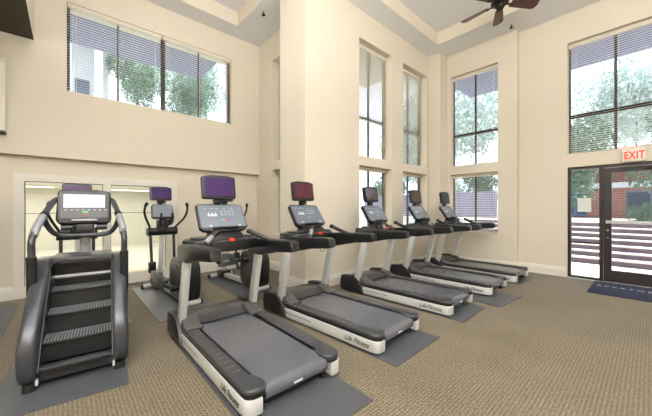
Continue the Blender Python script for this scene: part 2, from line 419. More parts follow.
blind('y', XC2+0.085, -0.67, 0.80, 1.77, 3.38, 'wide slatted blind in the window over the glass door', 'slatted blinds on the windows', 16, ladders=4)

# interior glazed screen in the left wall
def glazed_screen():
    y = YAL; fr = MB()
    fr.box(-0.436, -0.35, y-0.016, y+0.02, 0, 1.385); fr.box(1.06, 1.205, y-0.016, y+0.02, 0, 1.385)
    fr.box(-0.35, 1.06, y-0.016, y+0.02, 1.30, 1.385); fr.box(-0.35, 1.06, y-0.016, y+0.02, 0, 0.13)
    root = struct(fr.build('window_%d' % k, M['trimw'], smooth=False))
    MB().box(0.345, 0.420, y-0.014, y+0.02, 0.13, 1.30).build('mullion', M['trimw'], root, smooth=False)
    for a, b in ((-0.35, 0.345), (0.420, 1.06)):
        MB().box(a, b, y+0.010, y+0.014, 0.13, 1.30).build('pane', M['glass2'], root, smooth=False)
        MB().box(a, b, y+0.006, y+0.009, 0.935, 0.941).build('pane_joint', M['dgrey'], root, smooth=False)
        d = MB(); d.box(a, a+0.006, y+0.004, y+0.010, 0.13, 1.30); d.box(b-0.006, b, y+0.004, y+0.010, 0.13, 1.30); d.box(a+0.006, b-0.006, y+0.004, y+0.010, 1.294, 1.30)
        d.build('bead', M['frame'], root, smooth=False)
glazed_screen(); k += 1
# the pale room behind it
cr = MB()
cr.box(-2.2, -2.1, 4.8, 9.6, 0, 1.56); cr.box(2.3, 2.4, 4.8, 9.6, 0, 1.56); cr.box(-2.2, 2.4, 9.6, 9.7, 0, 1.56)
cr.box(-2.2, 2.4, 4.8, 9.7, -0.1, 0.0); cr.box(-2.2, 2.4, 4.8, 9.7, 1.47, 1.56)
struct(cr.build('wall_next_room', M['court'], smooth=False))
for i, (x, y, d) in enumerate([(-0.5, 6.3, 'nearest on the left'), (-0.6, 8.4, 'farther on the left'), (1.0, 6.5, 'nearest on the right'), (1.2, 8.6, 'farther on the right')]):
    t = thing('ceiling_light', 'long white ceiling light in the room behind the glass, '+d, 'light', (x, y, 1.47), 0, 'ceiling lights behind the glass')
    MB().box(-0.42, 0.42, -0.07, 0.07, -0.03, -0.001).build('housing', M['trimw'], t, smooth=False)
    MB().box(-0.40, 0.40, -0.05, 0.05, -0.042, -0.031).build('diffuser', M['tube'], t, smooth=False)

# ------------------------------------------------------------------ entrance door and sidelight
def entrance():
    c = XC2+0.02; f = MB()
    f.box(c, c+0.08, 0.765, 0.80, 0, 1.585); f.box(c, c+0.08, -0.30, 0.765, 1.545, 1.585)
    f.box(c, c+0.08, 0.425, 0.465, 0, 1.545); f.box(c, c+0.08, -0.30, -0.265, 0, 1.545)
    f.box(c, c+0.08, 0.465, 0.765, 0, 0.03); f.box(c, c+0.08, 0.465, 0.765, 0.50, 0.525)
    fr = struct(f.build('window_%d' % k, M['frame'], smooth=False))
    for z0, z1 in ((0.03, 0.50), (0.525, 1.545)):
        MB().box(c+0.035, c+0.040, 0.465, 0.765, z0, z1).build('pane', M['glass'], fr, smooth=False)
    d = MB(); x0, x1 = c+0.012, c+0.05
    d.box(x0, x1, 0.345, 0.422, 0.012, 1.535); d.box(x0, x1, -0.262, -0.19, 0.012, 1.535)
    d.box(x0, x1, -0.19, 0.345, 1.475, 1.535); d.box(x0, x1, -0.19, 0.345, 0.012, 0.165)
    dr = struct(d.build('door_1', M['frame'], smooth=False))
    MB().box(x0+0.016, x0+0.021, -0.19, 0.345, 0.165, 1.475).build('pane', M['glass'], dr, smooth=False)
    pb = MB(); pb.box(x0-0.042, x0-0.014, -0.25, 0.40, 0.795, 0.830, 0.004)
    pb.box(x0-0.014, x0, 0.36, 0.40, 0.79, 0.835); pb.box(x0-0.014, x0, -0.25, -0.21, 0.79, 0.835)
    pb.build('push_bar', M['silver'], dr)
    lk = MB(); lk.cyl((x0-0.006, 0.383, 0.70), (x0, 0.383, 0.70), 0.012); lk.cyl((x0-0.006, 0.383, 0.60), (x0, 0.383, 0.60), 0.009)
    lk.build('lock', M['chrome'], dr)
    cl = MB(); cl.box(x0-0.035, x0, -0.16, 0.04, 1.485, 1.53, 0.004); cl.box(x0-0.03, x0-0.02, 0.04, 0.22, 1.522, 1.533)
    cl.build('door_closer', M['bronze'], dr)
    MB().box(XC2-0.02, XC2+0.11, -0.30, 0.80, 0.0, 0.008, 0.002).build('threshold', M['silver'], dr, smooth=False)
entrance(); k += 1
n = MB(); n.box(XC2+0.050, XC2+0.054, 0.550, 0.695, 0.945, 1.14); tag(n.build('paper_notice', M['paper'], smooth=False), 'white paper notice taped to the narrow glass panel beside the door', 'notice')
ex = thing('exit_sign', 'white exit sign with red letters on the wall over the door', 'sign', (XC2, 0.137, 1.575))
MB().box(-0.045, -0.001, -0.105, 0.105, 0.018, 0.168, 0.004).build('sign_box', M['exitw'], ex)
text('lettering', 'EXIT', 0.135, M['exitr'], frame_mx((0, -1, 0), (0, 0, 1), (-0.0465, 0, 0.093)) @ Matrix.Diagonal((0.62, 1, 1, 1)), ex, space=1.08, bold=0.003)
dm = thing('doormat', 'dark navy doormat with faint pale lettering before the glass door', 'doormat', (4.995, 0.10, 0), -PI/2)
MB().box(-0.405, 0.62, -0.385, 0.385, 0.0005, 0.009, 0.002).build('mat_body', M['navy'], dm)
text('lettering', 'A P A R T M E N T S', 0.085, M['mattxt'], frame_mx((1, 0, 0), (0, 1, 0), (-0.365, 0.095, 0.0095)), dm, space=0.95, align='LEFT')
for nm, loc, lb in (('s', (2.1, 3.69, HS), 'small metal ceiling sprinkler between the high window and the pillar'), ('s', (5.08, 1.42, HS), 'small metal ceiling sprinkler near the ceiling fan')):
    t = thing('sprinkler', lb, 'sprinkler', loc)
    MB().cyl((0, 0, -0.006), (0, 0, 0.004), 0.03).build('escutcheon', M['trimw'], t)
    q = MB(); q.cyl((0, 0, -0.045), (0, 0, -0.006), 0.009); q.cyl((0, 0, -0.052), (0, 0, -0.045), 0.026); q.build('head', M['bronze'], t)
wu = MB(); wu.prism([(-0.0, 0.0), (0.0, 0.77), (-0.06, 0.77), (-0.10, 0.70), (-0.10, 0.0)], 'x', -0.5, 0.0)
w = thing('wall_cabinet', 'white box-shaped unit on the upper left wall at the photo edge', 'wall unit', (-0.475, YA, 1.80))
wu.build('casing', M['trimw'], w, smooth=False); MB().box(-0.5, 0.0, -0.10, 0.0, -0.02, -0.0005).build('base_strip', M['black'], w, smooth=False)

# ------------------------------------------------------------------ ceiling fan
def fan():
    t = thing('ceiling_fan', 'dark bronze ceiling fan with dark red-brown wooden blades', 'fan', (4.14, 1.285, 0))
    z = 3.62
    MB().cyl((0, 0, HU-0.06), (0, 0, HU-0.001), 0.03, 0.06).build('canopy', M['bronze'], t)
    MB().cyl((0, 0, z+0.10), (0, 0, HU-0.06), 0.010).build('down_rod', M['bronze'], t)
    h = MB(); h.cyl((0, 0, z+0.07), (0, 0, z+0.11), 0.09, 0.05, 24); h.cyl((0, 0, z+0.0), (0, 0, z+0.07), 0.105, 0.09, 24)
    h.cyl((0, 0, z-0.03), (0, 0, z+0.0), 0.06, 0.105, 24); h.cyl((0, 0, z-0.06), (0, 0, z-0.03), 0.045, 0.06, 24); h.build('motor_housing', M['bronze'], t)
    MB().cyl((0.03, 0, z-0.20), (0.03, 0, z-0.05), 0.0015, seg=6).sph((0.03, 0, z-0.205), 0.006, seg=8).build('pull_chain', M['bronze'], t)
    # blade angles in camera axes (0 = right, 90 = away), converted to the room's axes
    for a in (2, 62, 127, 195, 290):
        ang = R(a-48.2+6.4+0)
        mx = Matrix.Rotation(ang, 4, 'Z') @ Matrix.Translation((0, 0, z+0.0))
        ir = MB(); ir.prism([(0.07, -0.02), (0.13, -0.012), (0.17, -0.035), (0.17, 0.035), (0.13, 0.012), (0.07, 0.02)], 'z', -0.004, 0.004, 0, mx @ Matrix.Rotation(R(-8), 4, 'X'))
        b = MB(); b.prism([(0.14, -0.045), (0.45, -0.068), (0.485, -0.054), (0.50, 0.0), (0.485, 0.054), (0.45, 0.068), (0.14, 0.045)], 'z', 0.004, 0.011, 0, mx @ Matrix.Rotation(R(-16), 4, 'X'))
        bo = b.build('blade', M['wood'], t, smooth=False); ir.build('blade_iron', M['bronze'], bo, smooth=False)
fan()

# ------------------------------------------------------------------ shared console bits
def tv(parent, y, z, w, h, scr, tiltdeg=6):
    mx = Matrix.Translation((0, y, z)) @ Matrix.Rotation(R(-tiltdeg), 4, 'X')
    pts = []
    for cx, cz, a0 in ((w/2-0.018, h/2-0.022, 0), (-w/2+0.018, h/2-0.022, 90), (-w/2+0.02, -h/2+0.018, 180), (w/2-0.02, -h/2+0.018, 270)):
        for q in range(4): pts.append((cx+0.018*math.cos(R(a0+q*30)), cz+0.018*math.sin(R(a0+q*30))))
        if a0 == 0: pts += [(w*0.25, h/2+0.005), (-w*0.25, h/2+0.005)]
    b = MB(); b.prism(pts, 'y', -0.018, 0.018, 0.004, mx)
    case = b.build('television', M['black'], parent)
    MB().box(-w/2+0.022, w/2-0.022, -0.0205, -0.0185, -h/2+0.026, h/2-0.020, 0, mx).build('screen', scr, case, smooth=False)
    nk = MB(); nk.bar((0, y+0.022, z-h/2-0.05), (0, y+0.024, z), 0.05, 0.014, 0.003); nk.bar((0, y+0.0, z-h/2-0.035), (0, y+0.0, z-h/2+0.004), 0.09, 0.02, 0.003)
    nk.build('television_neck', M['black'], parent)
def keys(face_mx, parent, sc=1.0, small=False):
    def q(nm, m, x, y, w, h):
        MB().box((x-w/2)*sc, (x+w/2)*sc, (y-h/2)*sc, (y+h/2)*sc, 0.0, 0.0015, 0, face_mx).build(nm, m, parent, smooth=False)
    q('start_key', M['green'], 0.0, -0.028, 0.018, 0.012); q('stop_key', M['red'], 0.027, -0.028, 0.020, 0.012); q('enter_key', M['blue'], 0.054, -0.028, 0.014, 0.012)
    if small: return
    ic = MB()
    for i in range(3):
        x = -0.105+i*0.026
        ic.box(x-0.010, x+0.010, 0.002, 0.020, 0, 0.0015, 0, face_mx); ic.box(x-0.005, x+0.005, 0.022, 0.032, 0, 0.0015, 0, face_mx)
    for i in range(4):
        for j in range(3):
            x = 0.0+i*0.030; y = 0.046-j*0.017
            ic.box(x-0.008, x+0.008, y-0.0018, y+0.0018, 0, 0.001, 0, face_mx)
    for x in (-0.12, -0.07, -0.03, 0.03, 0.09): ic.box(x-0.012, x+0.006, 0.067, 0.070, 0, 0.001, 0, face_mx)
    for x in (-0.11, 0.12): ic.box(x-0.010, x+0.010, -0.078, -0.070, 0, 0.001, 0, face_mx)
    ic.build('key_legends', M['legend'] if sc < 1 else M['icon'], parent, smooth=False)

# ------------------------------------------------------------------ treadmill
def arc(cx, cy, r, a0, a1, n=6, ry=None):
    ry = r if ry is None else ry
    return [(cx+r*math.cos(R(a0+(a1-a0)*i/n)), cy+ry*math.sin(R(a0+(a1-a0)*i/n))) for i in range(n+1)]
def make_treadmill(label, scr, red=True):
    t = thing('treadmill', label, 'treadmill', (0, 0, 0), 0, 'treadmills in a row')
    for s in (-1, 1):
        # silver rail with a cap that curls round the foot end
        pts = [(0.312, 0.50)]+[(0.312, -0.60)]+arc(0.262, -0.625, 0.05, 0, -90, 5)[1:]+[(0.225, -0.675), (0.225, -0.615), (0.262, -0.60), (0.272, 0.50)]
        pts = [(s*p[0], p[1]) for p in pts]
        ra = MB().prism(pts, 'z', 0.018, 0.098, 0.006).build('side_rail', M['silver'], t)
        g = MB().box(min(s*0.3105, s*0.3135), max(s*0.3105, s*0.3135), -0.02, 0.34, 0.062, 0.067).build('groove', M['dgrey'], ra, smooth=False)
        if True:
            mxl = frame_mx((0, -s*-1 if False else (-1 if s < 0 else 1), 0), (0, 0, 1), (s*0.3135, -0.49, 0.058))
            text('logo', 'Life Fitness', 0.054, M['black'], mxl, ra, shear=0.35, space=0.92)
        pts = [(0.306, 0.46), (0.306, -0.60)]+arc(0.256, -0.622, 0.05, 0, -90, 5)[1:]+[(0.225, -0.672), (0.200, -0.655), (0.190, -0.60), (0.215, -0.53), (0.226, -0.50), (0.226, 0.46)]
        MB().prism([(s*p[0], p[1]) for p in pts], 'z', 0.098, 0.114, 0.002).build('black_trim', M['satin'], t)
        pts = [(0.308, 0.44), (0.308, -0.60)]+arc(0.258, -0.622, 0.05, 0, -90, 5)[1:]+[(0.225, -0.674), (0.196, -0.655), (0.182, -0.61), (0.196, -0.56), (0.222, -0.52), (0.224, 0.44)]
        cv = MB().prism([(s*p[0], p[1]) for p in pts], 'z', 0.115, 0.142, 0.010, seg=3).build('rail_cover', M['dgrey'], t)
        for i in range(6): MB().box(min(s*0.238, s*0.280), max(s*0.238, s*0.280), -0.46+i*0.06, -0.457+i*0.06, 0.1415, 0.1427).build('grip_line', M['tread'], cv, smooth=False)
        # black boot
        bt = [(0.30, 0.02), (0.64, 0.02), (0.655, 0.10), (0.635, 0.185), (0.46, 0.20), (0.40, 0.17), (0.33, 0.10)]
        MB().prism(bt, 'x', min(s*0.248, s*0.332), max(s*0.248, s*0.332), 0.010).build('boot', M['black'], t)
        sl = [(0.24, 0.135), (0.40, 0.135), (0.42, 0.195), (0.36, 0.185), (0.31, 0.155), (0.24, 0.148)]
        MB().prism(sl, 'x', min(s*0.185, s*0.300), max(s*0.185, s*0.300), 0.010, seg=3).build('upright_sleeve', M['hood'], t)
        MB().bar((s*0.288, 0.425, 0.12), (s*0.283, 0.29, 0.66), 0.048, 0.080, 0.012).build('upright', M['silver'], t)
        hr = [(0.42, 0.615), (0.435, 0.68), (0.40, 0.730), (0.22, 0.752), (-0.20, 0.766), (-0.235, 0.755), (-0.245, 0.700), (-0.21, 0.684), (-0.02, 0.665), (0.22, 0.615)]
        MB().prism(hr, 'x', s*0.246 if s > 0 else -0.318, 0.318 if s > 0 else -0.246, 0.014, seg=3).build('handrail', M['satin'], t)
        gr = MB().tube([(s*0.275, 0.03, 0.735), (s*0.21, 0.10, 0.775), (s*0.128, 0.155, 0.822)], 0.0175, n=4).build('sensor_grip', M['black'], t)
        MB().sph((s*0.126, 0.156, 0.823), 0.023, (1, 1, 0.9)).build('grip_cap', M['satin'], gr)
        if s < 0: MB().tube([(s*0.232, 0.077, 0.762), (s*0.170, 0.128, 0.798)], 0.0190, n=1).build('grip_sensor', M['tread'], gr)
        MB().cyl((s*0.2, -0.62, 0.0), (s*0.2, -0.62, 0.03), 0.022).build('foot', M['black'], t)
    # belt and rollers
    prof = [(0.36, 0.128), (-0.615, 0.128)]+arc(-0.62, 0.085, 0.043, 90, 270, 8)[1:]+[(0.36, 0.042)]
    MB().prism(prof, 'x', -0.200, 0.200).build('belt', M['belt'], t)
    MB().box(-0.268, 0.268, -0.58, 0.42, 0.05, 0.112).build('deck', M['black'], t, smooth=False)
    MB().box(-0.035, 0.02, -0.6665, -0.664, 0.078, 0.088).build('warning_sticker', M['icon'], t, smooth=False)
    # motor hood
    prof = [(0.34, 0.03), (0.34, 0.135), (0.39, 0.165), (0.45, 0.178), (0.61, 0.168), (0.68, 0.14), (0.70, 0.09), (0.69, 0.03)]
    hd = MB().prism(prof, 'x', -0.262, 0.262, 0.012).build('motor_hood', M['hood'], t)
    sc = MB(); sc.prism([(-0.20, 0.0), (-0.17, 0.065), (-0.10, 0.085), (0.10, 0.085), (0.17, 0.065), (0.20, 0.0), (0.15, -0.012), (-0.15, -0.012)], 'z', 0, 0.018, 0.006, Matrix.Translation((0, 0.335, 0.132)) @ Matrix.Rotation(R(25), 4, 'X'))
    sc.build('hood_scoop', M['dgrey'], hd)
    # console
    c = MB()
    pts = [(-0.30, 0.36), (-0.25, 0.25), (-0.12, 0.185), (0.12, 0.185), (0.25, 0.25), (0.30, 0.36), (0.26, 0.47), (-0.26, 0.47)]
    c.prism(pts, 'z', 0.675, 0.765, 0.014, seg=3)
    cb = c.build('console_base', M['satin'], t)
    MB().box(-0.235, -0.10, 0.27, 0.40, 0.766, 0.782, 0.006).build('accessory_tray', M['dgrey'], cb)
    MB().box(0.10, 0.235, 0.27, 0.40, 0.766, 0.782, 0.006).build('accessory_tray', M['dgrey'], cb)
    MB().prism([(0.24, 0.765), (0.25, 0.80), (0.36, 0.845), (0.40, 0.765)], 'x', -0.12, 0.12, 0.008).build('console_neck', M['black'], cb)
    MB().box(-0.022, 0.022, 0.176, 0.205, 0.752, 0.773, 0.004).build('emergency_stop', M['red'], cb)
    tl = R(-35)
    mx = Matrix.Translation((0, 0.375, 0.922)) @ Matrix.Rotation(tl, 4, 'X') @ Matrix.Diagonal((1, 1, 1.12, 1))
    pts = [(-0.185, 0.098), (-0.165, 0.110), (0.165, 0.110), (0.185, 0.098), (0.192, -0.085), (0.17, -0.105), (0.10, -0.118), (-0.10, -0.118), (-0.17, -0.105), (-0.192, -0.085)]
    dp = MB().prism(pts, 'y', -0.018, 0.022, 0.008, mx).build('console', M['black'], t)
    fm = mx @ frame_mx((1, 0, 0), (0, 0, 1), (0, -0.0195, 0))
    MB().prism([(-0.174, 0.098), (0.174, 0.098), (0.180, -0.078), (0.165, -0.088), (-0.165, -0.088), (-0.180, -0.078)], 'z', -0.001, 0.001, 0, fm).build('display', M['panel'], dp, smooth=False)
    keys(fm @ Matrix.Translation((0, 0, 0.001)), dp)
    MB().box(-0.10, 0.10, -0.045, -0.016, -0.106, -0.094, 0.003, mx).build('reading_ledge', M['black'], dp)
    tv(t, 0.44, 1.165, 0.275, 0.19, scr, 8)
    MB().tube([(0.06, 0.18, 0.75), (0.07, 0.165, 0.66), (0.03, 0.175, 0.585), (-0.02, 0.18, 0.63), (-0.04, 0.185, 0.69)], 0.0025, seg=6, n=5).build('safety_cord', M['black'], t)
    return t

TM = [ (0.925, 1.91, 0.0, 'nearest treadmill, largest in view, with purple screen and wide grey belt', 'screenp'),
       (1.805, 1.90, 4.0, 'second nearest treadmill, with dark maroon screen, in front of the pillar', 'screenr'),
       (2.86, 1.90, 3.0, 'middle treadmill, its brown screen in front of the first back wall window', 'screenb'),
       (3.83, 1.87, 0.5, 'fourth treadmill away, its screen in front of the second back wall window', 'screenb'),
       (4.70, 1.85, 0.0, 'farthest treadmill, beside the right-wall window, with grey-blue screen', 'screeng')]
for x, y, r, lb, sc in TM:
    place(make_treadmill(lb, M[sc]), (x, y, 0), R(r))

def floor_mat(x0, x1, y0, y1, label, m='mat', rz=0, z=0):
    cx, cy = (x0+x1)/2, (y0+y1)/2
    o = MB().box(x0-cx, x1-cx, y0-cy, y1-cy, 0.0005, 0.0055, 0.0015).build('floor_mat', M[m], smooth=False)
    place(o, (cx, cy, z), rz); return tag(o, label, 'mat', 'rubber mats under the machines')
floor_mat(0.60, 1.19, 0.96, 2.62, 'black rubber mat under the nearest treadmill')
floor_mat(1.515, 2.115, 1.07, 2.62, 'black rubber mat under the second nearest treadmill', rz=R(2))
floor_mat(2.55, 3.12, 1.09, 2.62, 'black rubber mat under the middle treadmill', rz=R(2))
floor_mat(3.30, 3.88, 0.98, 2.62, 'black rubber mat under the fourth treadmill away', rz=R(-4))
floor_mat(4.38, 4.96, 1.12, 2.62, 'black rubber mat under the farthest treadmill, mostly hidden')

# ------------------------------------------------------------------ elliptical trainer
def make_elliptical(label, phase, scr):
    t = thing('elliptical_trainer', label, 'elliptical trainer', (0, 0, 0), 0, 'elliptical trainers along the left wall')
    b = MB(); b.bar((0, -0.50, 0.055), (0, 0.50, 0.055), 0.075, 0.05, 0.008); b.build('base_rail', M['silver'], t)
    MB().box(-0.075, 0.075, 0.34, 0.50, 0.03, 0.115, 0.016).build('front_shroud', M['satin'], t)
    for y, w, nm in ((0.50, 0.17, 'front_stabilizer'), (-0.55, 0.095, 'rear_stabilizer')):
        f = MB().cyl((-w, y, 0.035), (w, y, 0.035), 0.028).build(nm, M['silver'], t)
        for s in (-1, 1): MB().cyl((s*w, y, 0.035), (s*(w+0.018), y, 0.035), 0.032).build('end_cap', M['black'], f)
    prof = arc(-0.30, 0.36, 0.12, 10, 90, 5)+arc(-0.48, 0.36, 0.12, 90, 175, 5)+[(-0.605, 0.20), (-0.59, 0.10), (-0.54, 0.045), (-0.24, 0.045), (-0.18, 0.10), (-0.17, 0.2)]
    hs = MB().prism(prof, 'x', -0.088, 0.088, 0.028, seg=4).build('drive_housing', M['satin'], t)
    for s in (-1, 1):
        MB().cyl((s*0.087, -0.38, 0.28), (s*0.094, -0.38, 0.28), 0.13, seg=28).build('crank_disc', M['dgrey'], hs)
    MB().bar((0, 0.43, 0.06), (0, 0.345, 0.92), 0.045, 0.060, 0.012).build('mast', M['silver'], t)
    for s in (-1, 1):
        ph = phase if s < 0 else phase+PI
        cy, cz = -0.38+0.11*math.cos(ph), 0.27+0.11*math.sin(ph)
        fz = 0.18+0.03*math.sin(ph); fy = 0.26+0.03*math.cos(ph)
        pa = MB().bar((s*0.135, cy, cz), (s*0.135, fy+0.02, fz), 0.045, 0.04, 0.008).build('pedal_arm', M['black'], t)
        MB().cyl((s*0.095, cy, cz), (s*0.165, cy, cz), 0.03).build('crank_joint', M['black'], pa)
        # footplate with raised toe
        py, pz = cy*0.45+fy*0.55, cz*0.45+fz*0.55+0.03; sl = math.atan2(fz-cz, fy-cy)
        mx = Matrix.Translation((s*0.135, py, pz)) @ Matrix.Rotation(sl, 4, 'X')
        fp = MB(); fp.prism([(-0.13, 0.0), (0.11, 0.0), (0.14, 0.06), (0.12, 0.075), (0.09, 0.03), (-0.12, 0.02)], 'x', -0.052, 0.052, 0.006, mx)
        fp.prism([(-0.22, -0.065), (0.18, -0.055), (0.16, 0.095), (0.05, 0.115), (-0.20, 0.065)], 'x', s*0.050-0.006, s*0.050+0.006, 0.003, mx)
        f = fp.build('footplate', M['dgrey'], pa)
        text('logo', 'Life Fitness', 0.036, M['icon'], mx @ frame_mx((0, s, 0), (0, 0, 1), (s*0.0565, 0.0, 0.005)), f, shear=0.35)
        # moving arm: rod, joint box, curved upper handle
        a0 = Vector((s*0.130, 0.345, 0.72)); jz = 0.31
        jy = fy+0.03
        a1 = Vector((s*0.130, jy, jz-0.07))
        ar = MB().tube([a0, a1], 0.016, n=1).build('moving_arm', M['satin'], t)
        mj = MB(); mj.box(s*0.130-0.036, s*0.130+0.036, jy-0.035, jy+0.035, jz-0.075, jz+0.055, 0.010); mj.build('arm_joint', M['black'], ar)
        MB().bar((s*0.130, jy, jz-0.05), (s*0.135, fy, fz), 0.03, 0.03, 0.005).build('link', M['dgrey'], ar)
        dy = 0.04*math.cos(ph)
        h = MB().tube([(s*0.135, 0.345, 0.735), (s*0.150, 0.30, 0.78), (s*0.195, 0.22-dy, 0.87), (s*0.222, 0.19-dy, 0.95), (s*0.218, 0.16-dy, 1.03)], 0.0125, n=6).build('handle', M['satin'], ar)
        MB().tube([(s*0.218, 0.165-dy, 1.025), (s*0.205, 0.14-dy, 1.055)], 0.018, n=1, seg=12).build('handle_grip', M['black'], ar)
    MB().cyl((-0.165, 0.345, 0.715), (0.165, 0.345, 0.715), 0.048, seg=20).build('pivot_shroud', M['satin'], t)
    MB().box(-0.06, 0.06, 0.29, 0.39, 0.69, 0.86, 0.02).build('mast_shroud', M['black'], t)
    for s in (-1, 1):
        MB().tube([(s*0.03, 0.29, 0.79), (s*0.060, 0.22, 0.81), (s*0.068, 0.18, 0.86), (s*0.058, 0.17, 0.94)], 0.012, n=5).build('sensor_grip', M['satin'], t)
    mx = Matrix.Translation((0, 0.33, 0.955)) @ Matrix.Rotation(R(-20), 4, 'X')
    pts = [(-0.118, 0.075), (-0.10, 0.092), (0.10, 0.092), (0.118, 0.075), (0.125, -0.075), (0.10, -0.092), (-0.10, -0.092), (-0.125, -0.075)]
    dp = MB().prism(pts, 'y', -0.016, 0.025, 0.006, mx).build('console', M['black'], t)
    fm = mx @ frame_mx((1, 0, 0), (0, 0, 1), (0, -0.0175, 0))
    MB().prism([(-0.108, 0.08), (0.108, 0.08), (0.113, -0.07), (-0.113, -0.07)], 'z', -0.001, 0.001, 0, fm).build('display', M['panel'], dp, smooth=False)
    keys(fm @ Matrix.Translation((0, 0, 0.001)), dp, 0.62, True)
    tv(t, 0.40, 1.175, 0.245, 0.165, scr, 6)
    MB().cyl((0.10, 0.36, 0.80), (0.10, 0.36, 0.86), 0.026, seg=12).build('bottle_holder', M['black'], t)
    return t
for x, y, ph, lb in ((0.900, 3.66, 3.9, 'elliptical trainer standing clear between the stair climber and the nearest treadmill'),
                     (1.71, 3.66, 1.6, 'elliptical trainer behind the nearest treadmill, close to the back corner'),
                     (0.085, 3.68, 2.4, 'elliptical trainer directly behind the stair climber, mostly hidden'),
                     (-0.69, 3.66, 0.8, 'elliptical trainer at the left edge, only one handle showing')):
    place(make_elliptical(lb, ph, M['screenp']), (x, y, 0), R(4) if x > 0.5 else 0)
floor_mat(0.60, 1.14, 2.85, 4.28, 'light grey rubber mat under the elliptical left of the nearest treadmill', 'matl')
floor_mat(1.43, 2.0, 2.85, 4.26, 'dark rubber mat under the elliptical nearest the back corner')
floor_mat(-0.20, 0.42, 3.02, 4.30, 'rubber mat behind the stair climber, under the hidden elliptical', 'matl')
floor_mat(-0.98, -0.378, 2.4, 4.35, 'dark green-grey rubber mat at the left edge of the floor')
floor_mat(-0.27, 0.315, 2.0, 3.0, 'dark rubber mat under the stair climber', rz=R(-6))
cd = MB().tube([(0.20, 4.60, 0.004), (0.42, 4.52, 0.004), (0.62, 4.50, 0.004), (0.78, 4.42, 0.004), (0.90, 4.18, 0.004)], 0.0035, seg=6).build('power_cord', M['black'])
tag(cd, 'thin black power cord on the carpet by the white glazed frame', 'cord')

